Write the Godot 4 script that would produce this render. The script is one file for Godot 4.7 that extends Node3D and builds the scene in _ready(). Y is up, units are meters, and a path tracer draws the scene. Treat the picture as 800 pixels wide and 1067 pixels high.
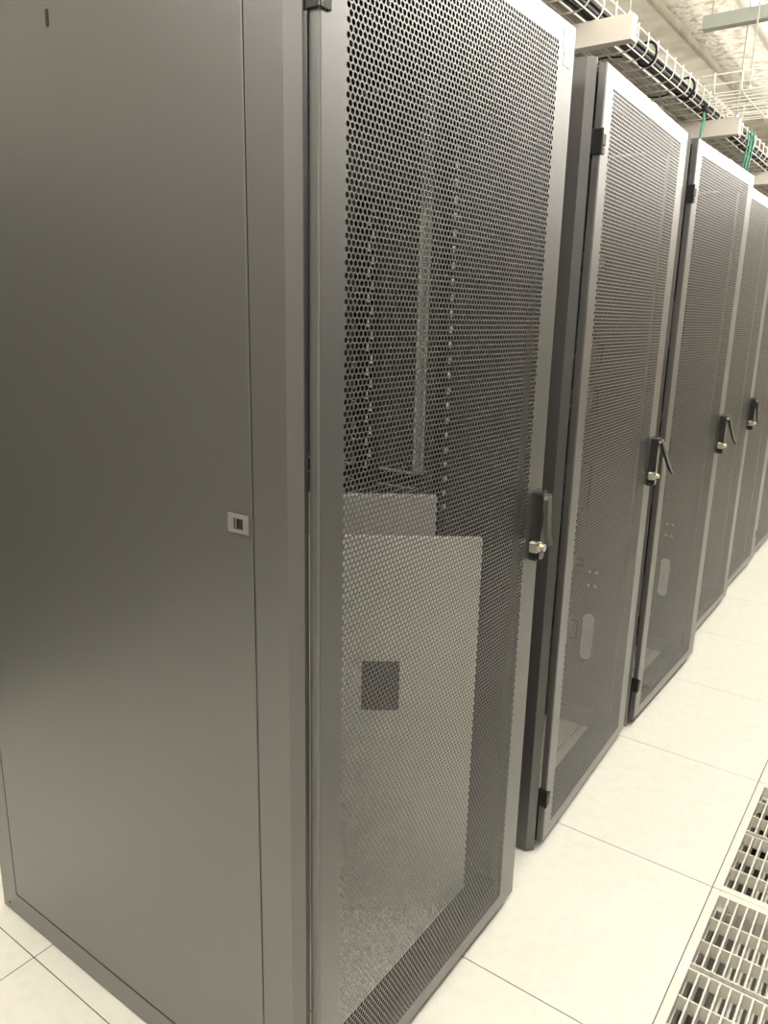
extends Node3D
# Server room: a row of grey perforated-door racks on a raised floor, wire trays overhead.
# Axes: +x is the aisle side of the row, -z runs away along the row, y is up.

const LAMP_ENERGY := 2.2
const RACK_H := 2.0
const DOOR_Y0 := 0.031
const DOOR_Y1 := 1.991
const DOOR_Z0 := -0.381
const DOOR_Z1 := 0.374
const PERF_Y0 := 0.069
const PERF_Y1 := 1.95
const PERF_Z0 := -0.31
const PERF_Z1 := 0.323

var M := {}
var taken := {}
var mesh_cache := {}
var rng := RandomNumberGenerator.new()

# ------------------------------------------------------------------ mesh kit
class Kit:
	var v := PackedVector3Array()
	var n := PackedVector3Array()
	var idx := PackedInt32Array()

	func tri(a: Vector3, b: Vector3, c: Vector3, nn: Vector3) -> void:
		var g := (b - a).cross(c - a)
		var i := v.size()
		v.append(a); v.append(b); v.append(c)
		n.append(nn); n.append(nn); n.append(nn)
		if g.dot(nn) > 0.0:
			idx.append(i); idx.append(i + 2); idx.append(i + 1)
		else:
			idx.append(i); idx.append(i + 1); idx.append(i + 2)

	func face(p: Array, out: Vector3) -> void:
		var nn: Vector3 = (p[1] - p[0]).cross(p[2] - p[0]).normalized()
		if nn.dot(out) < 0.0:
			nn = -nn
		for k in range(1, p.size() - 1):
			tri(p[0], p[k], p[k + 1], nn)

	# box with all edges chamfered by b
	func box(lo: Vector3, hi: Vector3, b := 0.0) -> void:
		var c := (lo + hi) * 0.5
		var h := (hi - lo) * 0.5
		b = minf(b, minf(h.x, minf(h.y, h.z)) * 0.9)
		for ax in 3:
			var u := (ax + 1) % 3
			var w := (ax + 2) % 3
			for s in [-1.0, 1.0]:
				var q := []
				for k in [[-1, -1], [1, -1], [1, 1], [-1, 1]]:
					var p := Vector3.ZERO
					p[ax] = s * h[ax]
					p[u] = k[0] * (h[u] - b)
					p[w] = k[1] * (h[w] - b)
					q.append(c + p)
				var o := Vector3.ZERO
				o[ax] = s
				face(q, o)
		if b <= 0.0:
			return
		for ax in 3:
			var u := (ax + 1) % 3
			var w := (ax + 2) % 3
			for su in [-1.0, 1.0]:
				for sw in [-1.0, 1.0]:
					var q := []
					for k in [[0, -1.0], [0, 1.0], [1, 1.0], [1, -1.0]]:
						var p := Vector3.ZERO
						p[ax] = k[1] * (h[ax] - b)
						p[u] = su * (h[u] - (b if k[0] == 0 else 0.0))
						p[w] = sw * (h[w] - (0.0 if k[0] == 0 else b))
						q.append(c + p)
					var o := Vector3.ZERO
					o[u] = su
					o[w] = sw
					face(q, o)
		for sx in [-1.0, 1.0]:
			for sy in [-1.0, 1.0]:
				for sz in [-1.0, 1.0]:
					face([c + Vector3(sx * h.x, sy * (h.y - b), sz * (h.z - b)), c + Vector3(sx * (h.x - b), sy * h.y, sz * (h.z - b)), c + Vector3(sx * (h.x - b), sy * (h.y - b), sz * h.z)], Vector3(sx, sy, sz))

	# outline (counter-clockwise, x right / y up) swept from a to b along axis; at() maps (outline x, outline y, along)
	func prism(poly: PackedVector2Array, a: float, b: float, at: Callable) -> void:
		var cnt := poly.size()
		var area := 0.0
		for k in cnt:
			area += poly[k].cross(poly[(k + 1) % cnt])
		var fwd: Vector3 = at.call(0.0, 0.0, 1.0) - at.call(0.0, 0.0, 0.0)
		for k in cnt:
			var p := poly[k]
			var q := poly[(k + 1) % cnt]
			var e := (q - p).normalized()
			var o2 := Vector2(e.y, -e.x) * signf(area)
			var o: Vector3 = at.call(o2.x, o2.y, 0.0) - at.call(0.0, 0.0, 0.0)
			face([at.call(p.x, p.y, a), at.call(q.x, q.y, a), at.call(q.x, q.y, b), at.call(p.x, p.y, b)], o)
		var t := Geometry2D.triangulate_polygon(poly)
		for k in range(0, t.size(), 3):
			for s in 2:
				var l := a if s == 0 else b
				face([at.call(poly[t[k]].x, poly[t[k]].y, l), at.call(poly[t[k + 1]].x, poly[t[k + 1]].y, l), at.call(poly[t[k + 2]].x, poly[t[k + 2]].y, l)], fwd * (-1.0 if s == 0 else 1.0))

	func tube(pts: Array, r: float, sides := 8, capped := true) -> void:
		var rings := []
		var prev := Vector3.ZERO
		for k in pts.size():
			var d: Vector3 = (pts[mini(k + 1, pts.size() - 1)] - pts[maxi(k - 1, 0)]).normalized()
			var s := prev
			if k == 0:
				s = Vector3.UP if absf(d.y) < 0.9 else Vector3.RIGHT
			s = (s - d * s.dot(d)).normalized()
			prev = s
			var t := d.cross(s)
			var i := v.size()
			rings.append(i)
			for j in sides:
				var a := TAU * j / sides
				var o := s * cos(a) + t * sin(a)
				v.append(pts[k] + o * r)
				n.append(o)
		for k in pts.size() - 1:
			for j in sides:
				var a: int = rings[k] + j
				var b: int = rings[k] + (j + 1) % sides
				var c: int = rings[k + 1] + j
				var e: int = rings[k + 1] + (j + 1) % sides
				idx.append_array(PackedInt32Array([a, c, b, b, c, e]))
		if capped:
			for s in 2:
				var k := 0 if s == 0 else pts.size() - 1
				var d: Vector3 = (pts[1] - pts[0]) if s == 0 else (pts[-1] - pts[-2])
				var p := []
				for j in sides:
					p.append(v[rings[k] + j])
				face(p, -d if s == 0 else d)

	func cyl(a: Vector3, b: Vector3, r: float, sides := 12) -> void:
		tube([a, b], r, sides)

	func mesh() -> ArrayMesh:
		var arr := []
		arr.resize(Mesh.ARRAY_MAX)
		arr[Mesh.ARRAY_VERTEX] = v
		arr[Mesh.ARRAY_NORMAL] = n
		arr[Mesh.ARRAY_INDEX] = idx
		var m := ArrayMesh.new()
		m.add_surface_from_arrays(Mesh.PRIMITIVE_TRIANGLES, arr)
		return m

# ------------------------------------------------------------------ node helpers
func numbered(called: String) -> String:
	var c: int = taken.get(called, 0)
	taken[called] = c + 1
	return called if c == 0 else "%s_%03d" % [called, c]

func tag(o: Node, label: String, category: String, group := "") -> void:
	o.set_meta("label", label)
	o.set_meta("category", category)
	if group != "":
		o.set_meta("group", group)

func thing(called: String, at: Vector3, label: String, category: String, group := "", turn := 0.0) -> Node3D:
	var o := Node3D.new()
	o.name = numbered(called)
	add_child(o)
	o.position = at
	o.rotation.y = turn
	tag(o, label, category, group)
	return o

func part(called: String, mesh: Mesh, m: Material, parent: Node, at := Vector3.ZERO, turn := 0.0, label := "") -> MeshInstance3D:
	var o := MeshInstance3D.new()
	o.name = called
	o.mesh = mesh
	o.material_override = m
	o.position = at
	o.rotation.y = turn
	parent.add_child(o, true)
	if label != "":
		o.set_meta("label", label)
	return o

func single(called: String, mesh: Mesh, m: Material, at: Vector3, label: String, category: String, group := "") -> MeshInstance3D:
	var o := part(numbered(called), mesh, m, self, at)
	tag(o, label, category, group)
	return o

func struct(called: String, mesh: Mesh, m: Material, label := "", category := "") -> MeshInstance3D:
	var o := part(called, mesh, m, self)
	o.set_meta("kind", "structure")
	o.set_meta("label", label)
	o.set_meta("category", category)
	return o

func boxmesh(lo: Vector3, hi: Vector3, b := 0.0) -> ArrayMesh:
	var k := Kit.new()
	k.box(lo, hi, b)
	return k.mesh()

func cached(key: String, make: Callable) -> Mesh:
	if not mesh_cache.has(key):
		mesh_cache[key] = make.call()
	return mesh_cache[key]

# ------------------------------------------------------------------ materials
func noise_tex(freq: float, seed_: int, c: Array, octaves := 4, size := 512, normal := 0.0, kind := FastNoiseLite.TYPE_SIMPLEX_SMOOTH) -> NoiseTexture2D:
	var f := FastNoiseLite.new()
	f.seed = seed_
	f.noise_type = kind
	f.frequency = freq
	f.fractal_octaves = octaves
	var t := NoiseTexture2D.new()
	t.width = size
	t.height = size
	t.seamless = true
	t.noise = f
	if normal > 0.0:
		t.as_normal_map = true
		t.bump_strength = normal
	elif c.size() > 0:
		var g := Gradient.new()
		var offs := PackedFloat32Array()
		var cols := PackedColorArray()
		for e in c:
			offs.append(e[0])
			cols.append(e[1])
		g.offsets = offs
		g.colors = cols
		t.color_ramp = g
	return t

func mat(albedo: Color, rough := 0.5, metal := 0.0, spec := 0.5) -> StandardMaterial3D:
	var m := StandardMaterial3D.new()
	m.albedo_color = albedo
	m.roughness = rough
	m.metallic = metal
	m.metallic_specular = spec
	return m

func triplanar(m: StandardMaterial3D, scale: float) -> void:
	m.uv1_triplanar = true
	m.uv1_world_triplanar = true
	m.uv1_scale = Vector3.ONE * scale

func make_materials() -> void:
	# dark grey powder coat of the racks, satin, with a very fine orange-peel grain
	var rk := mat(Color(0.25, 0.247, 0.24), 0.44, 0.0, 0.68)
	rk.clearcoat_enabled = true
	rk.clearcoat = 1.0
	rk.clearcoat_roughness = 0.40
	rk.normal_enabled = true
	rk.normal_texture = noise_tex(0.06, 11, [], 3, 512, 1.2)
	rk.normal_scale = 0.12
	triplanar(rk, 6.0)
	M.rack = rk
	M.rack_inner = mat(Color(0.10, 0.10, 0.10), 0.6)
	M.black = mat(Color(0.06, 0.06, 0.06), 0.5)
	M.rubber = mat(Color(0.03, 0.03, 0.03), 0.75)
	M.plastic = mat(Color(0.16, 0.16, 0.157), 0.22, 0.0, 0.6)
	M.latch = mat(Color(0.42, 0.415, 0.40), 0.45)
	M.satin = mat(Color(0.50, 0.50, 0.49), 0.28, 0.8)
	M.chrome = mat(Color(0.90, 0.90, 0.88), 0.32, 0.9)
	M.brass = mat(Color(0.83, 0.74, 0.50), 0.25, 1.0)
	M.zinc = mat(Color(0.80, 0.80, 0.78), 0.3, 1.0)
	M.galv = mat(Color(0.80, 0.79, 0.77), 0.5, 0.1)
	var pn := mat(Color(0.93, 0.92, 0.89), 0.35, 0.0, 0.6)
	M.panel = pn
	M.paper = mat(Color(0.90, 0.91, 0.90), 0.6)
	M.paper_green = mat(Color(0.78, 0.88, 0.74), 0.6)
	# floor tile laminate: off-white with faint mottling and specks
	var fl := mat(Color(1, 1, 1), 0.42, 0.0, 0.5)
	fl.albedo_texture = noise_tex(0.02, 5, [[0.0, Color(0.87, 0.868, 0.838)], [0.42, Color(0.892, 0.888, 0.855)], [0.6, Color(0.90, 0.896, 0.864)], [1.0, Color(0.885, 0.88, 0.848)]], 5, 1024)
	triplanar(fl, 0.9)
	M.tile = fl
	M.grate = mat(Color(0.88, 0.87, 0.83), 0.45)
	M.plenum = mat(Color(0.62, 0.61, 0.58), 0.9)
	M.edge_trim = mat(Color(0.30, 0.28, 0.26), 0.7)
	# sprayed concrete slab
	var cc := mat(Color(1, 1, 1), 0.95)
	cc.albedo_texture = noise_tex(0.012, 21, [[0.0, Color(0.70, 0.65, 0.57)], [0.3, Color(0.82, 0.785, 0.72)], [0.45, Color(0.91, 0.895, 0.86)], [0.75, Color(0.94, 0.93, 0.90)], [1.0, Color(0.87, 0.84, 0.79)]], 6, 1024)
	cc.normal_enabled = true
	cc.normal_texture = noise_tex(0.03, 22, [], 5, 1024, 8.0)
	cc.normal_scale = 1.0
	triplanar(cc, 0.8)
	M.concrete = cc
	var cb := mat(Color(1, 1, 1), 0.9)
	cb.albedo_texture = noise_tex(0.01, 31, [[0.0, Color(0.66, 0.63, 0.58)], [0.5, Color(0.76, 0.74, 0.69)], [1.0, Color(0.82, 0.80, 0.76)]], 5, 512)
	triplanar(cb, 0.7)
	M.beam = cb
	M.wall = mat(Color(0.82, 0.80, 0.76), 0.85)
	M.wire = mat(Color(0.90, 0.89, 0.86), 0.4)
	M.bracket = mat(Color(0.88, 0.86, 0.82), 0.5)
	M.strut = mat(Color(0.60, 0.62, 0.59), 0.45, 0.1)
	M.cable_grey = mat(Color(0.74, 0.705, 0.65), 0.55)
	M.cable_pale = mat(Color(0.84, 0.82, 0.78), 0.55)
	M.cable_black = mat(Color(0.13, 0.13, 0.135), 0.5)
	M.cable_teal = mat(Color(0.22, 0.54, 0.45), 0.45)
	M.server = mat(Color(0.20, 0.20, 0.20), 0.5, 0.2)
	M.server_face = mat(Color(0.34, 0.34, 0.335), 0.45, 0.3)
	var lm := mat(Color(0.95, 0.95, 0.93), 0.4)
	lm.emission_enabled = true
	lm.emission = Color(1.0, 0.965, 0.90)
	lm.emission_energy_multiplier = 3.0
	M.glow = lm
	M.lamp_body = mat(Color(0.9, 0.9, 0.88), 0.5)

# ------------------------------------------------------------------ rack pieces
func perforated_mesh() -> Mesh:
	# hexagonal holes on a staggered 9.9 mm pitch, punched through a 1.5 mm sheet
	var cols := 64
	var rows := 219
	var a := (PERF_Z1 - PERF_Z0) / (cols + 0.5)
	var h := (PERF_Y1 - PERF_Y0) / rows
	var R := 0.00428
	var rr := R * 0.866
	var th := -0.0005
	var hole := [Vector3(0, R, 0), Vector3(0, R / 2, rr), Vector3(0, -R / 2, rr), Vector3(0, -R, 0), Vector3(0, -R / 2, -rr), Vector3(0, R / 2, -rr)]
	var crn := [Vector3(0, h / 2, a / 2), Vector3(0, -h / 2, a / 2), Vector3(0, -h / 2, -a / 2), Vector3(0, h / 2, -a / 2)]
	var tmpl_v := PackedVector3Array()
	var tmpl_n := PackedVector3Array()
	for p in hole + crn:
		tmpl_v.append(p)
		tmpl_n.append(Vector3.RIGHT)
	for p in hole:
		tmpl_v.append(p)
		tmpl_n.append(-p.normalized())
	for p in hole:
		tmpl_v.append(p + Vector3(th, 0, 0))
		tmpl_n.append(-p.normalized())
	# corners: 6 = top/+z, 7 = bottom/+z, 8 = bottom/-z, 9 = top/-z
	var t := [[0, 6, 1], [1, 6, 7], [1, 7, 2], [2, 7, 3], [3, 7, 8], [3, 8, 4], [4, 8, 9], [4, 9, 5], [5, 9, 0], [0, 9, 6]]
	for k in 6:
		var k2 := (k + 1) % 6
		t.append([10 + k, 10 + k2, 16 + k])
		t.append([10 + k2, 16 + k2, 16 + k])
	var tmpl_i := PackedInt32Array()
	for e in t:
		var g := (tmpl_v[e[1]] - tmpl_v[e[0]]).cross(tmpl_v[e[2]] - tmpl_v[e[0]])
		if g.dot(tmpl_n[e[0]]) > 0.0:
			tmpl_i.append_array(PackedInt32Array([e[0], e[2], e[1]]))
		else:
			tmpl_i.append_array(PackedInt32Array([e[0], e[1], e[2]]))
	var nv := tmpl_v.size()
	var ni := tmpl_i.size()
	var total := cols * rows
	var V := PackedVector3Array()
	var N := PackedVector3Array()
	var I := PackedInt32Array()
	V.resize(total * nv)
	N.resize(total * nv)
	I.resize(total * ni)
	var vi := 0
	var ii := 0
	for r in rows:
		var shift := a * 0.5 if r % 2 == 1 else 0.0
		for c in cols:
			var o := Vector3(0, PERF_Y1 - (r + 0.5) * h, PERF_Z1 - shift - (c + 0.5) * a)
			for k in ni:
				I[ii + k] = vi + tmpl_i[k]
			ii += ni
			for k in nv:
				V[vi + k] = tmpl_v[k] + o
				N[vi + k] = tmpl_n[k]
			vi += nv
	var kit := Kit.new()
	kit.v = V
	kit.n = N
	kit.idx = I
	for r in rows:
		var y0 := PERF_Y1 - (r + 1) * h
		var y1 := PERF_Y1 - r * h
		var z1 := PERF_Z1 if r % 2 == 1 else PERF_Z0 + a * 0.5
		kit.face([Vector3(0, y0, z1 - a * 0.5), Vector3(0, y1, z1 - a * 0.5), Vector3(0, y1, z1), Vector3(0, y0, z1)], Vector3.RIGHT)
	return kit.mesh()

func door_frame_mesh() -> Mesh:
	var k := Kit.new()
	var b := 0.003
	var dp := -0.018
	var rect := func(x: float, inset: float, y0: float, y1: float, z0: float, z1: float) -> Array:
		return [Vector3(x, y0 + inset, z0 + inset), Vector3(x, y1 - inset, z0 + inset), Vector3(x, y1 - inset, z1 - inset), Vector3(x, y0 + inset, z1 - inset)]
	var o0: Array = rect.call(0.0, b, DOOR_Y0, DOOR_Y1, DOOR_Z0, DOOR_Z1)
	var o1: Array = rect.call(-b * 0.35, b * 0.3, DOOR_Y0, DOOR_Y1, DOOR_Z0, DOOR_Z1)
	var o2: Array = rect.call(-b, 0.0, DOOR_Y0, DOOR_Y1, DOOR_Z0, DOOR_Z1)
	var o3: Array = rect.call(dp, 0.0, DOOR_Y0, DOOR_Y1, DOOR_Z0, DOOR_Z1)
	var i0: Array = rect.call(0.0, 0.0, PERF_Y0, PERF_Y1, PERF_Z0, PERF_Z1)
	var i1: Array = rect.call(-0.0016, 0.0, PERF_Y0, PERF_Y1, PERF_Z0, PERF_Z1)
	var i2: Array = rect.call(-0.0016, -0.012, PERF_Y0, PERF_Y1, PERF_Z0, PERF_Z1)
	var i3: Array = rect.call(dp, -0.012, PERF_Y0, PERF_Y1, PERF_Z0, PERF_Z1)
	var mid := Vector3(0, 1, 0)
	for e in 4:
		var f := (e + 1) % 4
		k.face([o0[e], o0[f], i0[f], i0[e]], Vector3.RIGHT)
		var out: Vector3 = (o3[e] + o3[f]) * 0.5 - mid
		out.x = 0.0
		out = Vector3(0, out.y, 0) if absf(out.y) > 0.8 else Vector3(0, 0, out.z)
		out = out.normalized()
		k.face([o0[e], o0[f], o1[f], o1[e]], out + Vector3.RIGHT)
		k.face([o1[e], o1[f], o2[f], o2[e]], out + Vector3.RIGHT)
		k.face([o2[e], o2[f], o3[f], o3[e]], out)
		k.face([o3[e], o3[f], i3[f], i3[e]], Vector3.LEFT)
		k.face([i3[e], i3[f], i2[f], i2[e]], -out)
		k.face([i2[e], i2[f], i1[f], i1[e]], Vector3.LEFT)
	return k.mesh()

func rail_mesh() -> Mesh:
	# 19-inch mounting strip: an L of sheet with a column of square holes, local face looks along +x
	var k := Kit.new()
	var w := 0.030
	var pitch := 0.0445
	var y := 0.08
	var hs := 0.0095
	while y < 1.93:
		var y1 := minf(y + pitch * 0.5, 1.93)
		var c := (y + y1) * 0.5
		var hh := hs / 2
		# four quads round the hole
		for q in [[y, c - hh, -w / 2, w / 2], [c + hh, y1, -w / 2, w / 2], [c - hh, c + hh, -w / 2, -hh], [c - hh, c + hh, hh, w / 2]]:
			k.face([Vector3(0, q[0], q[2]), Vector3(0, q[1], q[2]), Vector3(0, q[1], q[3]), Vector3(0, q[0], q[3])], Vector3.RIGHT)
		y = y1
	k.box(Vector3(-0.04, 0.06, -w / 2 - 0.002), Vector3(0.0, 1.94, -w / 2))
	return k.mesh()

func post_mesh(sz: float, front: bool) -> Mesh:
	# corner post, sz = side of the rack it stands on
	var k := Kit.new()
	var p := PackedVector2Array()
	if front:
		p = PackedVector2Array([Vector2(-0.104, 0.4), Vector2(-0.037, 0.4), Vector2(-0.0205, 0.3835), Vector2(-0.0205, 0.3805), Vector2(-0.046, 0.3805), Vector2(-0.046, 0.345), Vector2(-0.104, 0.345)])
	else:
		p = PackedVector2Array([Vector2(-1.012, 0.345), Vector2(-1.012, 0.397), Vector2(-1.009, 0.4), Vector2(-0.945, 0.4), Vector2(-0.945, 0.345)])
	k.prism(p, 0.004, RACK_H, func(x: float, y: float, l: float) -> Vector3: return Vector3(x, l, y * sz))
	return k.mesh()

func handle_body_mesh() -> Mesh:
	var k := Kit.new()
	var p := PackedVector2Array([Vector2(-0.012, -0.079), Vector2(0.012, -0.079), Vector2(0.0155, -0.073), Vector2(0.0155, 0.073), Vector2(0.012, 0.079), Vector2(-0.012, 0.079), Vector2(-0.0155, 0.073), Vector2(-0.0155, -0.073)])
	k.prism(p, 0.0, 0.019, func(x: float, y: float, l: float) -> Vector3: return Vector3(l, y, x))
	var q := PackedVector2Array()
	for e in p:
		q.append(e * Vector2(0.8, 0.965))
	k.prism(q, 0.0, 0.024, func(x: float, y: float, l: float) -> Vector3: return Vector3(l, y, x))
	return k.mesh()

func lever_mesh() -> Mesh:
	# swing lever hung from its top pivot, outline seen from the side (x outwards, y up)
	var k := Kit.new()
	var p := PackedVector2Array([Vector2(0.0, 0.0), Vector2(0.010, 0.004), Vector2(0.0125, -0.006), Vector2(0.0115, -0.05), Vector2(0.013, -0.088), Vector2(0.017, -0.110), Vector2(0.013, -0.112), Vector2(0.006, -0.092), Vector2(0.003, -0.05), Vector2(0.0, -0.01)])
	k.prism(p, -0.010, 0.010, func(x: float, y: float, l: float) -> Vector3: return Vector3(x, y, l))
	return k.mesh()

func hinge_mesh() -> Mesh:
	# clasp wrapped round the near door edge: a plate on the edge and one on the face
	var k := Kit.new()
	k.box(Vector3(-0.026, -0.026, 0.0), Vector3(0.0035, 0.026, 0.005), 0.001)
	k.box(Vector3(0.0, -0.026, -0.019), Vector3(0.0035, -0.010, 0.005), 0.001)
	k.box(Vector3(0.0, -0.008, -0.019), Vector3(0.005, 0.016, 0.004), 0.001)
	k.cyl(Vector3(0.002, -0.026, 0.003), Vector3(0.002, 0.026, 0.003), 0.0035, 8)
	return k.mesh()

func latch_mesh() -> Mesh:
	# rectangular slide-latch plate with a square finger hole, faces +z
	var k := Kit.new()
	var o := [Vector3(-0.0215, -0.0145, 0), Vector3(0.0215, -0.0145, 0), Vector3(0.0215, 0.0145, 0), Vector3(-0.0215, 0.0145, 0)]
	var i := [Vector3(-0.009, -0.0085, 0), Vector3(0.0105, -0.0085, 0), Vector3(0.0105, 0.0085, 0), Vector3(-0.009, 0.0085, 0)]
	var up := Vector3(0, 0, 0.004)
	var back := Vector3(0, 0, -0.014)
	for e in 4:
		var f := (e + 1) % 4
		k.face([o[e] + up, o[f] + up, i[f] + up, i[e] + up], Vector3.BACK)
		k.face([o[e], o[f], o[f] + up, o[e] + up], (o[e] + o[f]) * 10.0)
		k.face([i[e] + back, i[f] + back, i[f] + up, i[e] + up], -(i[e] + i[f]) * 10.0)
	k.face([i[0] + back, i[1] + back, i[2] + back, i[3] + back], Vector3.BACK)
	return k.mesh()

func make_rack(at: Vector3, turn: float, label: String, group: String, opt := {}) -> Node3D:
	var r := thing("server_rack", at, label, "server rack", group, turn)
	for s in [1.0, -1.0]:
		var key := "p" if s > 0 else "n"
		part("corner_post", cached("postf" + key, func() -> Mesh: return post_mesh(s, true)), M.rack, r)
		part("corner_post", cached("postr" + key, func() -> Mesh: return post_mesh(s, false)), M.rack, r)
		part("side_rail", cached("sr0" + key, func() -> Mesh: return boxmesh(Vector3(-0.945, 0.004, minf(s * 0.36, s * 0.4)), Vector3(-0.104, 0.0635, maxf(s * 0.36, s * 0.4)))), M.rack, r)
		part("side_rail", cached("sr1" + key, func() -> Mesh: return boxmesh(Vector3(-0.945, 1.945, minf(s * 0.36, s * 0.4)), Vector3(-0.104, RACK_H, maxf(s * 0.36, s * 0.4)))), M.rack, r)
		var sp := part("side_panel", cached("side" + key, func() -> Mesh: return boxmesh(Vector3(-0.9425, 0.067, minf(s * 0.385, s * 0.4)), Vector3(-0.1075, 1.9415, maxf(s * 0.385, s * 0.4)), 0.0012)), M.rack, r)
		if s > 0:
			part("latch", cached("latch", latch_mesh), M.latch, sp, Vector3(-0.1335, 1.1425, 0.4), 0.0, "small grey latch plate with a square finger hole")
			part("latch_hole_shade", cached("hole_shade", func() -> Mesh: return boxmesh(Vector3(-0.0088, -0.0083, 0.0002), Vector3(0.0103, 0.0083, 0.0008))), M.rubber, sp, Vector3(-0.1335, 1.1425, 0.4))  # flat black insert painted as the shade inside the finger hole
			part("latch_slider", cached("slider", func() -> Mesh: return boxmesh(Vector3(-0.0075, -0.007, 0.0005), Vector3(-0.0045, 0.007, 0.0035), 0.001)), M.satin, sp, Vector3(-0.1335, 1.1425, 0.4))
			part("slot", cached("slot", func() -> Mesh:
				var k := Kit.new()
				var p := PackedVector2Array()
				for e in 12:
					var a := TAU * e / 12.0
					p.append(Vector2(cos(a) * 0.0045, sin(a) * 0.0045 + (0.0085 if e < 6 else -0.0085)))
				k.prism(p, -0.004, 0.0006, func(x: float, y: float, l: float) -> Vector3: return Vector3(x, y, l))
				return k.mesh()), M.black, sp, Vector3(-0.53, 1.881, 0.4), 0.0, "dark oval slot")  # raised black oval with the shade of the opening painted in
			part("screw", cached("screw", func() -> Mesh:
				var k := Kit.new()
				k.cyl(Vector3(0, 0, -0.004), Vector3(0, 0, 0.0012), 0.0028, 8)
				return k.mesh()), M.black, r, Vector3(-0.98, 0.024, 0.4))
	part("top_cover", cached("top", func() -> Mesh: return boxmesh(Vector3(-0.945, 1.985, -0.36), Vector3(-0.06, 1.999, 0.36))), M.rack, r)
	part("front_beam", cached("fb", func() -> Mesh: return boxmesh(Vector3(-0.085, 0.006, -0.345), Vector3(-0.03, 0.075, 0.345), 0.002)), M.rack_inner, r)
	part("front_beam", cached("fb1", func() -> Mesh: return boxmesh(Vector3(-0.1, 1.93, -0.345), Vector3(-0.03, 1.984, 0.345), 0.002)), M.rack_inner, r)
	part("rear_beam", cached("rb", func() -> Mesh: return boxmesh(Vector3(-1.0, 0.006, -0.345), Vector3(-0.95, 0.06, 0.345), 0.002)), M.rack_inner, r)
	var back := part("rear_door", cached("doorframe", door_frame_mesh), M.rack, r, Vector3(-1.032, 0, 0), PI)
	part("perforated_panel", cached("perf", perforated_mesh), M.rack, back)
	for fx in [-0.10, -0.93]:
		for fz in [0.37, -0.37]:
			part("levelling_foot", cached("foot", func() -> Mesh:
				var k := Kit.new()
				k.cyl(Vector3(0, 0, 0), Vector3(0, 0.012, 0), 0.022, 12)
				return k.mesh()), M.rubber, r, Vector3(fx, 0.0, fz))
	for s in [1.0, -1.0]:
		part("mounting_rail", cached("rail", rail_mesh), M.rack_inner, r, Vector3(-0.215, 0.0, 0.315 * s))
		part("mounting_rail", cached("rail", rail_mesh), M.rack_inner, r, Vector3(-0.80, 0.0, 0.315 * s))
		part("side_brace", cached("brace", func() -> Mesh: return boxmesh(Vector3(-0.95, 1.04, -0.008), Vector3(-0.33, 1.077, 0.008), 0.002)), M.rack_inner, r, Vector3(0, 0, 0.362 * s))
		if opt.get("open", false):
			for by in [1.0405, 1.0765]:
				part("brace_lip", cached("blip", func() -> Mesh: return boxmesh(Vector3(-0.95, -0.0015, -0.010), Vector3(-0.33, 0.0015, 0.010))), M.galv, r, Vector3(0, by, 0.362 * s))
	# front door
	var d := part("door", cached("doorframe", door_frame_mesh), M.rack, r)
	part("perforated_panel", cached("perf", perforated_mesh), M.rack, d, Vector3.ZERO, 0.0, "sheet of staggered hexagonal holes")
	for hy in [1.832, 0.17]:
		part("hinge", cached("hinge", hinge_mesh), opt.get("hinge", M.black), d, Vector3(0.0, hy, DOOR_Z1))
	var hz := -0.347
	part("handle_body", cached("hbody", handle_body_mesh), M.plastic, d, Vector3(0.0, 1.010, hz))
	var lv := part("lever", cached("lever", lever_mesh), M.satin if opt.get("open", false) else M.plastic, d, Vector3(0.022, 1.078, hz))
	lv.rotation.z = deg_to_rad(opt.get("lever", 2.0))
	part("lever_pivot", cached("pivot", func() -> Mesh:
		var k := Kit.new()
		k.cyl(Vector3(0, 0, -0.011), Vector3(0, 0, 0.011), 0.005, 10)
		return k.mesh()), M.chrome, d, Vector3(0.029, 1.075, hz))
	part("lock_barrel", cached("lock", func() -> Mesh:
		var k := Kit.new()
		k.box(Vector3(0.004, -0.012, 0.0), Vector3(0.026, 0.012, 0.022), 0.003)
		k.cyl(Vector3(0.024, 0, 0.006), Vector3(0.036, 0, 0.006), 0.008, 12)
		return k.mesh()), M.chrome, d, Vector3(0.0, 0.965, hz + 0.006), 0.0, "chrome lock barrel")
	part("key_plug", cached("plug", func() -> Mesh:
		var k := Kit.new()
		k.cyl(Vector3(0.018, 0.006, 0.017), Vector3(0.030, 0.006, 0.017), 0.005, 10)
		return k.mesh()), M.brass, d, Vector3(0.0, 0.967, hz + 0.006))
	for st in opt.get("stickers", []):
		part("sticker", boxmesh(Vector3(0.0, -st[2] * 0.5, -st[3] * 0.5), Vector3(0.0007, st[2] * 0.5, st[3] * 0.5)), st[4], d, Vector3(0.0002, st[0], st[1]), 0.0, st[5])
	return r

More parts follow.
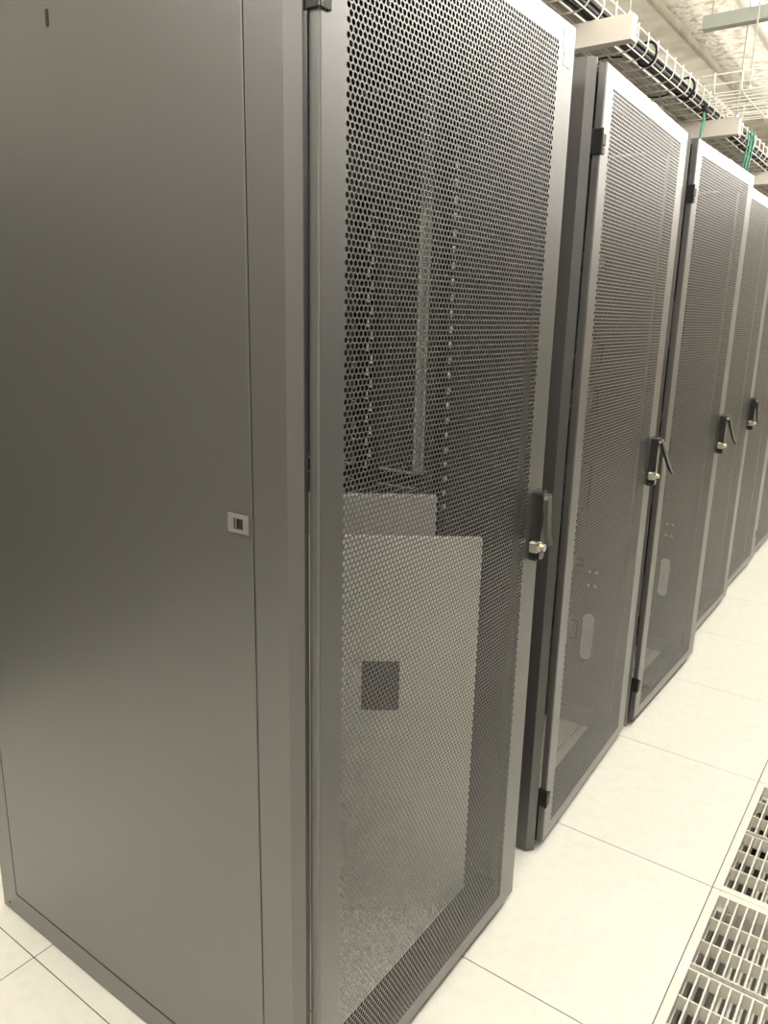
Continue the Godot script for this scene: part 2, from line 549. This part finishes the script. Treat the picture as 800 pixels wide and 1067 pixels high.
func make_server(rack: Node3D, y: float, u: int, label: String, face: Material, group: String) -> void:
	var h := 0.0445 * u - 0.003
	var s := thing("rack_server", Vector3.ZERO, label, "server", group)
	s.transform = rack.transform * Transform3D(Basis.IDENTITY, Vector3(-0.205, y, 0.0))
	part("chassis", cached("chs%d" % u, func() -> Mesh: return boxmesh(Vector3(-0.56, 0.0, -0.285), Vector3(-0.004, h, 0.285), 0.002)), M.server, s)
	part("front_panel", cached("fpn%d" % u, func() -> Mesh: return boxmesh(Vector3(-0.004, 0.0, -0.325), Vector3(0.006, h, 0.325), 0.0015)), face, s)
	for z in [-0.300, 0.300]:
		part("handle", cached("shd%d" % u, func() -> Mesh:
			var k := Kit.new()
			k.tube([Vector3(0.005, 0.008, 0), Vector3(0.03, 0.010, 0), Vector3(0.03, h - 0.010, 0), Vector3(0.005, h - 0.008, 0)], 0.004, 6)
			return k.mesh()), M.plastic, s, Vector3(0, 0, z))
	for b in u * 4:
		part("drive_bay", cached("bay", func() -> Mesh: return boxmesh(Vector3(0.0, 0.004, -0.045), Vector3(0.010, 0.036, 0.045), 0.002)), M.server, s, Vector3(0.0, 0.0445 * (b / 4), -0.15 + 0.1 * (b % 4)))

# ------------------------------------------------------------------ lamps
func lamp(at: Vector3, label: String, energy: float) -> void:
	# surface batten: a slim white spine with a wrap-round opal diffuser that shines down, sideways and a little up
	var t := thing("ceiling_light", at, label, "ceiling light", "batten lamps above the aisles")
	part("spine", cached("lamp_body", func() -> Mesh: return boxmesh(Vector3(-0.03, 0.046, -0.75), Vector3(0.03, 0.075, 0.75), 0.006)), M.lamp_body, t)
	part("diffuser", cached("lamp_diff", func() -> Mesh: return boxmesh(Vector3(-0.055, -0.045, -0.74), Vector3(0.055, 0.045, 0.74), 0.012)), M.glow, t)
	for z in [-0.6, 0.6]:
		part("hanger", cached("lamp_rod%.2f" % at.y, func() -> Mesh:
			var k := Kit.new()
			k.cyl(Vector3(0, 0.07, 0), Vector3(0, 3.2 - at.y, 0), 0.004, 6)
			return k.mesh()), M.galv, t, Vector3(0, 0, z))
	for e in [[Vector3(0, -0.048, 0), Vector3(-90, 0, 0), 0.10, 0.6], [Vector3(0.058, 0, 0), Vector3(0, -90, 0), 0.08, 0.8], [Vector3(-0.058, 0, 0), Vector3(0, 90, 0), 0.08, 0.8], [Vector3(0, 0.079, 0), Vector3(90, 0, 0), 0.10, 1.15]]:
		var a := AreaLight3D.new()
		var flat: bool = absf(e[1].x) > 1.0
		a.area_size = Vector2(e[2], 1.46) if flat else Vector2(1.46, e[2])
		a.light_energy = energy * e[3]
		a.light_color = Color(1.0, 0.982, 0.95)
		a.area_range = 14.0
		a.shadow_enabled = true
		a.name = "light"
		t.add_child(a, true)
		a.position = e[0]
		a.rotation_degrees = e[1]

# ------------------------------------------------------------------ floor
func floor_tiles() -> void:
	var f := Node3D.new()
	f.name = "floor"
	f.set_meta("kind", "structure")
	f.set_meta("label", "raised floor of square off-white laminate tiles with dark joints")
	f.set_meta("category", "floor")
	add_child(f)
	var tm := boxmesh(Vector3(0.0012, -0.032, 0.0012), Vector3(0.5988, 0.0, 0.5988), 0.0007)
	for ix in range(-6, 6):
		for iz in range(-13, 7):
			if ix == 0 and iz >= -2 and iz <= 0:
				continue
			part("tile", tm, M.tile, f, Vector3(ix * 0.6, 0.0, iz * 0.6))
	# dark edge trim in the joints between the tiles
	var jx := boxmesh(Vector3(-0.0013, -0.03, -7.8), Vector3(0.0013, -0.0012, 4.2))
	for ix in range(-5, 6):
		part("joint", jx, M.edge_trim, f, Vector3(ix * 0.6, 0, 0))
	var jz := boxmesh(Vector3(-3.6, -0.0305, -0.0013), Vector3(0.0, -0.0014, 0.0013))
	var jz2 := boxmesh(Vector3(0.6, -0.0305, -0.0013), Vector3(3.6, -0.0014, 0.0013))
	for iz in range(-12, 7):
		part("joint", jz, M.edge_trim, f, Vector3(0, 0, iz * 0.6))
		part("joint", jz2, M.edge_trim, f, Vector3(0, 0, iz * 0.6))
	# slab below, with the opening of the grates left free by lying deep in the plenum
	part("subfloor", boxmesh(Vector3(-3.7, -0.52, -7.9), Vector3(3.7, -0.45, 4.3)), M.plenum, f)
	var ped := cached("pedestal", func() -> Mesh:
		var k := Kit.new()
		k.cyl(Vector3(0, -0.45, 0), Vector3(0, -0.034, 0), 0.012, 8)
		k.box(Vector3(-0.04, -0.038, -0.04), Vector3(0.04, -0.0325, 0.04), 0.001)
		return k.mesh())
	for ix in range(-1, 3):
		for iz in range(-4, 4):
			part("pedestal", ped, M.galv, f, Vector3(ix * 0.6, 0, iz * 0.6))

func grate(iz: int, label: String) -> void:
	var g := thing("floor_grate", Vector3(0.0, 0.0, iz * 0.6), label, "floor grate", "ventilation grates in the aisle floor")
	var k := Kit.new()
	var e0 := 0.001
	var e1 := 0.599
	var bd := 0.022
	var dpt := -0.032
	k.box(Vector3(e0, dpt, e0), Vector3(bd, 0, e1), 0.0008)
	k.box(Vector3(0.6 - bd, dpt, e0), Vector3(e1, 0, e1), 0.0008)
	k.box(Vector3(bd, dpt, e0), Vector3(0.6 - bd, 0, bd), 0.0)
	k.box(Vector3(bd, dpt, 0.6 - bd), Vector3(0.6 - bd, 0, e1), 0.0)
	part("border", k.mesh(), M.grate, g)
	var half := cached("gbar", func() -> Mesh: return boxmesh(Vector3(-0.0023, -0.04, 0.0), Vector3(0.0023, -0.0005, 0.2705), 0.0008))
	var cells := 24
	var px := (0.6 - 2 * bd) / cells
	for h in 2:
		for i in range(1, cells):
			part("bar", half, M.grate, g, Vector3(bd + px * i, 0.0, bd if h == 0 else 0.3075))
	var cross := cached("gcross", func() -> Mesh: return boxmesh(Vector3(0.022, -0.04, -0.002), Vector3(0.578, -0.003, 0.002), 0.0006))
	for z in [0.112, 0.202, 0.2905, 0.3095, 0.398, 0.488]:
		part("cross_bar", cross, M.grate, g, Vector3(0, 0.002 if absf(z - 0.3) < 0.02 else 0.0, z))
	# adjustable damper hung under the grate: pale slats with gaps
	var slat := cached("gslat", func() -> Mesh: return boxmesh(Vector3(-0.0075, -0.082, 0.03), Vector3(0.0075, -0.078, 0.57), 0.0))
	for i in range(3, cells):
		part("damper_slat", slat, M.grate, g, Vector3(bd + px * i - 0.004, 0.0, 0.0))
	part("damper_frame", cached("gdf", func() -> Mesh:
		var q := Kit.new()
		q.box(Vector3(0.02, -0.09, 0.02), Vector3(0.024, -0.033, 0.58))
		q.box(Vector3(0.576, -0.09, 0.02), Vector3(0.58, -0.033, 0.58))
		q.box(Vector3(0.024, -0.09, 0.02), Vector3(0.576, -0.033, 0.024))
		q.box(Vector3(0.024, -0.09, 0.576), Vector3(0.576, -0.033, 0.58))
		return q.mesh()), M.galv, g)
	part("damper_bracket", cached("gdb", func() -> Mesh: return boxmesh(Vector3(0.026, -0.06, 0.03), Vector3(0.064, -0.036, 0.034), 0.001)), M.galv, g)

# ------------------------------------------------------------------ overhead
func wire_tray(called: String, at: Vector3, turn: float, length: float, width: float, label: String, group: String) -> Node3D:
	# basket: bottom wires along local -z, U-shaped cross wires every 100 mm; origin at the +x lower edge
	var t := thing(called, at, label, "cable tray", group, turn)
	var r := 0.0025
	var lw := cached("lw%.2f" % length, func() -> Mesh:
		var k := Kit.new()
		k.cyl(Vector3.ZERO, Vector3(0, 0, -length), r, 6)
		return k.mesh())
	var nb := int(round(width / 0.05))
	for i in range(nb + 1):
		if i == 0 or i == nb:
			continue
		part("long_wire", lw, M.wire, t, Vector3(-0.05 * i, 0.0, 0.0))
	for s in 2:
		for y in [0.03, 0.065]:
			part("long_wire", lw, M.wire, t, Vector3(0.0 if s == 0 else -width, y, 0.0))
	for s in 2:
		part("long_wire", lw, M.wire, t, Vector3(-0.012 if s == 0 else -width + 0.012, 0.001, 0.0))
	var cw := cached("cw%.2f" % width, func() -> Mesh:
		var k := Kit.new()
		var q := 2 * r
		k.tube([Vector3(q, 0.072, 0), Vector3(q, 0.03, 0), Vector3(q - 0.004, 0.014, 0), Vector3(q - 0.014, 0.002, 0), Vector3(-0.03, -q, 0), Vector3(-width + 0.03, -q, 0), Vector3(-width - q + 0.014, 0.002, 0), Vector3(-width - q + 0.004, 0.014, 0), Vector3(-width - q, 0.03, 0), Vector3(-width - q, 0.072, 0)], r, 6)
		return k.mesh())
	var n := int(length / 0.1)
	for i in n:
		part("cross_wire", cw, M.wire, t, Vector3(0, 0, -0.05 - 0.1 * i))
	return t

func cable_mesh(x: float, y: float, z0: float, z1: float, r: float, ph: float) -> Mesh:
	var k := Kit.new()
	var pts := []
	var n := int((z0 - z1) / 0.2)
	for i in n + 1:
		var z := lerpf(z0, z1, float(i) / n)
		pts.append(Vector3(x + 0.0014 * sin(z * 2.3 + ph) + 0.0006 * sin(z * 5.1 + ph * 2.0), y + 0.002 * sin(z * 3.7 + ph * 1.7), z))
	k.tube(pts, r, 8)
	return k.mesh()

func rod(x: float, y0: float, z: float, label: String) -> void:
	var k := Kit.new()
	k.cyl(Vector3(0, 0, 0), Vector3(0, 3.2 - y0, 0), 0.003, 6)
	var t := thing("threaded_rod", Vector3(x, y0, z), label, "rod", "threaded rods hanging the trays")
	part("shaft", k.mesh(), M.strut, t)
	var q := Kit.new()
	q.cyl(Vector3(0, 0.001, 0), Vector3(0, 0.009, 0), 0.008, 6)
	part("nut", q.mesh(), M.zinc, t)

# ------------------------------------------------------------------ scene
func _ready() -> void:
	rng.seed = 77
	var cam := Camera3D.new()
	cam.name = "camera"
	cam.fov = rad_to_deg(2.0 * atan(533.5 / 800.71))
	cam.near = 0.05
	cam.far = 60.0
	cam.position = Vector3(0.28349, 1.44747, 1.32762)
	cam.rotation = Vector3(-0.250212, 0.621628, 0.0221275)
	add_child(cam)
	cam.current = true
	var we := WorldEnvironment.new()
	we.name = "environment"
	var env := Environment.new()
	env.background_mode = Environment.BG_COLOR
	env.background_color = Color(0.02, 0.02, 0.02)
	env.tonemap_mode = Environment.TONE_MAPPER_LINEAR
	env.tonemap_exposure = 1.02
	env.sdfgi_enabled = true
	env.ssao_enabled = true
	env.ssil_enabled = true
	we.environment = env
	add_child(we)
	make_materials()

	# lamps hung below the slab: above the aisle and behind the row, plus one added across the end
	for i in 6:
		lamp(Vector3(0.42, 2.6, 2.4 - 1.8 * i), "white batten lamp hanging above the aisle between the rack rows", LAMP_ENERGY)
	lamp(Vector3(-1.15, 2.6, 1.9), "added unseen batten lamp that brightens the open floor beside the end rack", LAMP_ENERGY)  # unseen lamp, added to brighten the floor next to the side panel
	for i in 3:
		lamp(Vector3(-2.3, 2.6, -0.2 - 2.4 * i), "white batten lamp hanging behind the rack row", LAMP_ENERGY * 0.5)

	build_room()
	build_floor()
	build_racks()
	build_rack_contents()
	build_overhead()

func build_room() -> void:
	struct("ceiling", boxmesh(Vector3(-3.7, 3.2, -7.9), Vector3(3.7, 3.4, 4.3)), M.concrete, "rough sprayed cream concrete slab overhead", "ceiling")
	struct("wall_left", boxmesh(Vector3(-3.8, -0.5, -7.9), Vector3(-3.6, 3.4, 4.3)), M.wall, "plain off-white wall behind the rack row", "wall")
	struct("wall_right", boxmesh(Vector3(3.6, -0.5, -7.9), Vector3(3.8, 3.4, 4.3)), M.wall, "plain off-white wall across the aisle", "wall")
	struct("wall_far", boxmesh(Vector3(-3.8, -0.5, -8.0), Vector3(3.8, 3.4, -7.8)), M.wall, "plain off-white wall at the end of the aisle", "wall")
	struct("wall_near", boxmesh(Vector3(-3.8, -0.5, 4.2), Vector3(3.8, 3.4, 4.4)), M.wall, "plain off-white wall at the start of the aisle", "wall")
	var b := struct("trim_1", boxmesh(Vector3(-1.95, 3.13, -7.8), Vector3(-1.355, 3.2, 4.2), 0.01), M.beam, "smooth grey concrete beam under the slab", "beam")
	b.set_meta("kind", "structure")

func build_floor() -> void:
	floor_tiles()
	grate(-2, "off-white floor grate in front of the second rack, plain tile beyond")
	grate(-1, "off-white floor grate with a small label strip on its border")
	grate(0, "off-white floor grate in front of the end rack")
	var lb := thing("label_strip", Vector3(0.0085, 0.0002, -0.30), "pale paper label strip stuck to the border of a floor grate", "label")
	part("paper", boxmesh(Vector3(-0.0065, 0.0, -0.042), Vector3(0.0065, 0.0006, 0.042)), M.paper, lb)
	var pk := Kit.new()
	for i in 12:
		pk.box(Vector3(-0.0016 + 0.0012 * (i % 2), 0.0006, -0.034 + 0.0058 * i), Vector3(0.0016 - 0.0008 * (i % 3), 0.0008, -0.0312 + 0.0058 * i))
	part("print", pk.mesh(), M.galv, lb, Vector3.ZERO, 0.0, "faint grey print too small to read")

func build_racks() -> void:
	var g := "grey perforated-door server racks in one row"
	var far := [1.9, 0, 0, 0]
	var top_label := [1.9705, -0.02, 0.038, 0.05, M.paper, "white paper sticker on the top rail"]
	var side_label := [1.90, -0.352, 0.12, 0.03, M.paper_green, "pale green sticker strip on the door stile"]
	racks.append(make_rack(Vector3(-0.40, 0, 0.155), 0.0, "grey end rack with full flat side panel and a closed door handle", g, {"open": true, "lever": 3.0, "hinge": M.plastic, "stickers": [[1.962, -0.343, 0.05, 0.035, M.paper, "white sticker in the top corner"], [1.925, -0.347, 0.022, 0.030, M.paper_green, "pale green sticker below the white one"]]}))
	racks.append(make_rack(Vector3(-0.436, 0, -0.8225), deg_to_rad(2.4), "second grey rack of the row, swing handle tilted out, gap beside it", g, {"lever": 20.0, "stickers": [top_label, side_label]}))
	racks.append(make_rack(Vector3(-0.436, 0, -1.656), deg_to_rad(-0.9), "third grey rack of the row with green cables dropping behind its top", g, {"lever": 17.0, "stickers": [top_label]}))
	racks.append(make_rack(Vector3(-0.487, 0, -2.529), 0.0, "fourth grey rack of the row with its swing handle closed", g, {"lever": 4.0, "stickers": [top_label]}))
	racks.append(make_rack(Vector3(-0.515, 0, -3.354), 0.0, "fifth grey rack of the row, past the fourth", g, {"lever": 3.0}))
	racks.append(make_rack(Vector3(-0.53, 0, -4.18), 0.0, "sixth grey rack of the row, past the fifth", g, {"lever": 3.0}))
	racks.append(make_rack(Vector3(-0.545, 0, -5.0), 0.0, "seventh grey rack, last of the row", g, {"lever": 3.0}))
	for i in 7:
		make_rack(Vector3(1.05, 0, 1.2 - 0.82 * i), PI, "grey server rack across the aisle facing the row", "grey racks of the opposite row", {"lever": 3.0})
	for i in 4:
		make_rack(Vector3(-2.45, 0, 3.55 - 0.82 * i), 0.0, "grey server rack standing along the wall behind the row", "grey racks along the rear wall", {"lever": 3.0})

var racks := []

func build_rack_contents() -> void:
	# first rack is empty but for two loose sheet panels, a cable channel and a power strip
	var dir := Vector3(0.797, 0, -0.604)
	var turn := atan2(0.604, 0.797)
	var end := Vector3(-0.563, 0, -0.08) + dir * 0.088
	var a := thing("steel_panel", end - dir * 0.31, "light grey steel panel with a dark square plate standing inside the empty rack", "panel", "", turn)
	part("sheet", boxmesh(Vector3(-0.31, 0.0, -0.009), Vector3(0.31, 0.975, 0.009), 0.002), M.panel, a)
	part("square_plate", boxmesh(Vector3(-0.045, -0.062, 0.0), Vector3(0.042, 0.062, 0.0022), 0.001), M.server_face, a, Vector3(0.092, 0.617, 0.009), 0.0, "dark square plate")
	var nrm := Vector3(-0.604, 0, -0.797)
	var end2 := Vector3(-0.563, 0, -0.08) + nrm * 0.055 - dir * 0.012
	var b := thing("steel_panel", end2 - dir * 0.29, "darker steel panel standing behind the light grey panel in the rack", "panel", "", turn)
	part("sheet", boxmesh(Vector3(-0.29, 0.0, -0.009), Vector3(0.29, 1.055, 0.009), 0.002), M.galv, b)
	part("flange", boxmesh(Vector3(-0.29, 1.03, -0.02), Vector3(0.29, 1.055, -0.009), 0.002), M.galv, b)
	var c := thing("cable_channel", Vector3(-0.712, 1.078, -0.200), "light grey upright cable channel on the far inside of the empty rack", "cable channel")
	part("back", boxmesh(Vector3(-0.011, 0, -0.004), Vector3(0.011, 0.86, 0.0), 0.0), M.galv, c)
	for s in [-1.0, 1.0]:
		part("lip", boxmesh(Vector3(s * 0.011 - 0.001, 0, -0.004), Vector3(s * 0.011 + 0.001, 0.86, 0.008)), M.galv, c)
	# zinc cage nuts in the far front rail, clips painted white for their glint
	for i in 26:
		var k := thing("cage_nut", Vector3(-0.6145, 1.02 + 0.0445 * 0.75 * i, -0.16), "small pale cage nut clipped into the far mounting rail", "cage nut", "cage nuts in the first rack")
		part("clip", cached("cn", func() -> Mesh: return boxmesh(Vector3(0, -0.007, -0.0045), Vector3(0.003, 0.007, 0.0045), 0.001)), M.paper, k)
		part("nut", cached("cnn", func() -> Mesh: return boxmesh(Vector3(0.003, -0.0035, -0.0035), Vector3(0.006, 0.0035, 0.0035), 0.001)), M.zinc, k)
	var ps := thing("power_strip", Vector3(-0.800, 1.06, -0.09), "black upright power strip with pale outlets inside the empty rack", "power strip")
	part("body", boxmesh(Vector3(-0.03, 0, -0.03), Vector3(0.03, 0.64, 0.0), 0.003), M.black, ps)
	for i in 22:
		part("outlet", cached("outl", func() -> Mesh: return boxmesh(Vector3(-0.0028, -0.009, 0), Vector3(0.0028, 0.009, 0.004), 0.001)), M.paper, ps, Vector3(0.016 + (0.008 if i % 2 == 0 else -0.003), 0.612 - 0.0268 * i, 0.0))
	for i in 10:
		part("outlet", mesh_cache["outl"], M.zinc, ps, Vector3(-0.024, 0.45 - 0.044 * i, 0.0))
	# equipment behind the other doors
	var gs := "dark servers behind the perforated doors"
	var spec := [[1, [[0.35, 2], [0.62, 1], [0.82, 4], [1.15, 2], [1.3, 2], [1.6, 1]]], [2, [[0.2, 4], [0.7, 2], [0.9, 2], [1.05, 1], [1.35, 4]]], [3, [[0.3, 4], [0.8, 4], [1.2, 2], [1.5, 2]]], [4, [[0.3, 4], [0.9, 4], [1.3, 2]]]]
	var nth := ["", "second", "third", "fourth", "fifth"]
	var ord_ := ["lowest", "second from the bottom", "third from the bottom", "fourth from the bottom", "fifth from the bottom", "topmost"]
	for s in spec:
		for i in s[1].size():
			var e: Array = s[1][i]
			make_server(racks[s[0]], e[0], e[1], "dark rack server behind the %s door of the row, %s" % [nth[s[0]], ord_[i]], M.server_face, gs)
	for i in [1, 2]:
		var gp := thing("cable_entry_cover", Vector3.ZERO, "pale oval cover inside the %s rack of the row" % nth[i], "cover")
		gp.transform = racks[i].transform * Transform3D(Basis.IDENTITY, Vector3(-0.15, 0.36, -0.345))
		var k := Kit.new()
		var p := PackedVector2Array()
		for e in 16:
			var an := TAU * e / 16.0
			p.append(Vector2(cos(an) * 0.02, sin(an) * 0.02 + (0.065 if e < 8 else -0.065)))
		k.prism(p, 0.0, 0.006, func(x: float, y: float, l: float) -> Vector3: return Vector3(x, y, l))
		part("plate", k.mesh(), M.paper, gp)
		for e in 4:
			part("screw", cached("cscrew", func() -> Mesh:
				var q := Kit.new()
				q.cyl(Vector3(0, 0, 0), Vector3(0, 0, 0.004), 0.005, 8)
				return q.mesh()), M.zinc, gp, Vector3(-0.012 + 0.024 * (e % 2), 0.19 + 0.05 * (e / 2), 0))

func build_overhead() -> void:
	var ty := 2.29
	var tx := -0.69
	wire_tray("cable_tray", Vector3(tx, ty, 0.6), 0.0, 8.0, 0.5, "white wire basket tray full of cables running above the rack row", "white wire basket trays")
	var c := wire_tray("cable_tray", Vector3(tx + 0.02, ty + 0.012, -2.05), -PI / 2, 3.4, 0.5, "empty white wire basket tray crossing over the aisle", "white wire basket trays")
	c.position = Vector3(tx + 0.02, ty + 0.012, -2.05)
	# cables lying in the tray
	var gg := "grey cables bundled in the wire tray"
	for i in 19:
		var x := tx - 0.085 - 0.0215 * i
		single("data_cable", cable_mesh(x, ty + 0.0195, 0.5, -7.2, 0.0085, rng.randf() * 6.0), M.cable_grey if i % 3 != 1 else M.cable_pale, Vector3.ZERO, "beige-grey cable lying flat in the overhead wire tray", "cable", gg)
	for i in 6:
		single("power_cable", cable_mesh(tx - 0.019 - 0.0185 * (i % 3), ty + 0.0195 + 0.0185 * (i / 3), 0.5, -7.2, 0.007, rng.randf() * 6.0), M.cable_black if i != 4 else M.cable_pale, Vector3.ZERO, "black cable along the aisle edge of the overhead wire tray" if i != 4 else "single pale cable lying among the black ones in the tray", "cable", "power cables at the tray edge")
	for i in 2:
		single("patch_cable", cable_mesh(tx - 0.030 - 0.017 * i, ty + 0.0545, 0.5, -7.2, 0.0048, 1.0 + i), M.cable_teal, Vector3.ZERO, "teal green cable on top of the black ones in the tray", "cable", "teal cables in the wire tray")
	# black straps round the bundles
	for z in [-0.72, -1.42, -1.95, -2.6, -3.2, -3.9]:
		var k := Kit.new()
		var pts := []
		for i in 26:
			var x := tx - 0.07 - 0.43 * i / 25.0
			pts.append(Vector3(x, ty + 0.0057, z + 0.012 * sin(i * 0.8 + z * 5.0)))
		k.tube(pts, 0.0029, 6)
		single("cable_strap", k.mesh(), M.rubber, Vector3.ZERO, "thin black strap tied across the grey cables of the tray", "strap", "straps across the tray cables")
	for z in [-1.52, -1.99, -3.05]:
		var k := Kit.new()
		var pts := []
		for i in 17:
			var an := TAU * i / 16.0
			pts.append(Vector3(tx - 0.02 + 0.034 * cos(an), ty + 0.029 + 0.037 * sin(an), z + 0.004 * cos(an)))
		k.tube(pts, 0.0045, 6, false)
		single("cable_tie", k.mesh(), M.rubber, Vector3.ZERO, "black tie looped round the black cables at the tray edge", "cable tie", "ties at the tray edge")
	# support arms and rods
	var over := ["above the end rack", "above the second rack", "above the fourth rack", "above the fifth rack", "above the seventh rack", "past the last rack"]
	var zs := [0.32, -1.03, -2.37, -3.72, -5.07, -6.4]
	for i in 6:
		var z: float = zs[i]
		var t := thing("tray_bracket", Vector3(-0.59, ty - 0.075, z), "white steel channel arm carrying the wire tray %s" % over[i], "bracket", "tray brackets")
		var k := Kit.new()
		k.box(Vector3(-0.72, 0.0, 0.0), Vector3(0.0, 0.066, 0.003), 0.0008)
		k.box(Vector3(-0.72, 0.0, -0.036), Vector3(0.0, 0.003, 0.0), 0.0008)
		k.box(Vector3(-0.72, 0.063, -0.036), Vector3(0.0, 0.066, 0.0), 0.0008)
		part("channel", k.mesh(), M.bracket, t)
		part("end_cap", boxmesh(Vector3(0.0, 0.0, -0.036), Vector3(0.003, 0.066, 0.003), 0.0008), M.bracket, t)
		rod(-0.606, ty - 0.009, z - 0.016, "thin steel rod at the tray bracket %s" % over[i])
	rod(-0.50, ty + 0.02, -2.08, "thin steel rod hanging the tray that crosses the aisle")
	# strut channels under the slab
	for e in [[-0.76, -2.29, "grey strut channel with a cut end below the slab"], [-0.35, -2.75, "grey strut channel running behind the cut strut"]]:
		var s := thing("strut_channel", Vector3(e[0], 2.61, e[1]), e[2], "strut")
		var k := Kit.new()
		k.box(Vector3(0, 0, 0.0), Vector3(3.0, 0.05, 0.003), 0.0008)
		k.box(Vector3(0, 0, -0.04), Vector3(3.0, 0.003, 0.0), 0.0008)
		k.box(Vector3(0, 0, -0.043), Vector3(3.0, 0.05, -0.04), 0.0008)
		part("channel", k.mesh(), M.strut, s)
		rod(e[0] + 0.03, 2.615, e[1] - 0.02, "thin steel rod holding the end of a strut channel")
	# white pipe along the slab
	var pk := Kit.new()
	pk.cyl(Vector3(0, 0, 4.0), Vector3(0, 0, -7.7), 0.05, 20)
	var pp := thing("white_pipe", Vector3(-0.78, 2.95, 0.0), "white pipe running along under the slab above the aisle edge", "pipe")
	part("barrel", pk.mesh(), M.wire, pp)
	for z in [-1.5, -3.6, -5.6]:
		part("hanger", boxmesh(Vector3(-0.012, 0.048, z - 0.012), Vector3(0.012, 0.25, z + 0.012), 0.002), M.galv, pp)
	# teal drops from the tray to the third rack
	for e in [[-0.672, -2.125, -0.01], [-0.672, -2.136, -0.01], [-0.674, -2.93, 0.05], [-0.664, -2.941, 0.055], [-0.654, -2.952, 0.05], [-0.668, -2.963, 0.055]]:
		var k := Kit.new()
		var p0 := Vector3(e[0], ty + e[2], e[1])
		k.tube([p0, p0 + Vector3(0.005, -0.05, 0.0), p0 + Vector3(-0.006, -0.15, 0.001), p0 + Vector3(-0.02, -0.285 - e[2], 0.001)], 0.0042, 6)
		single("drop_cable", k.mesh(), M.cable_teal, Vector3.ZERO, "teal cable dropping from the wire tray behind the %s rack top" % ("third" if e[1] > -2.5 else "fourth"), "cable", "teal drop cables")
	var tk := Kit.new()
	tk.box(Vector3(-0.678, ty - 0.030, -2.16), Vector3(-0.658, ty - 0.008, -2.11), 0.003)
	single("cable_clip", tk.mesh(), M.rubber, Vector3.ZERO, "black clip at the top of the teal cables above the third rack", "clip")
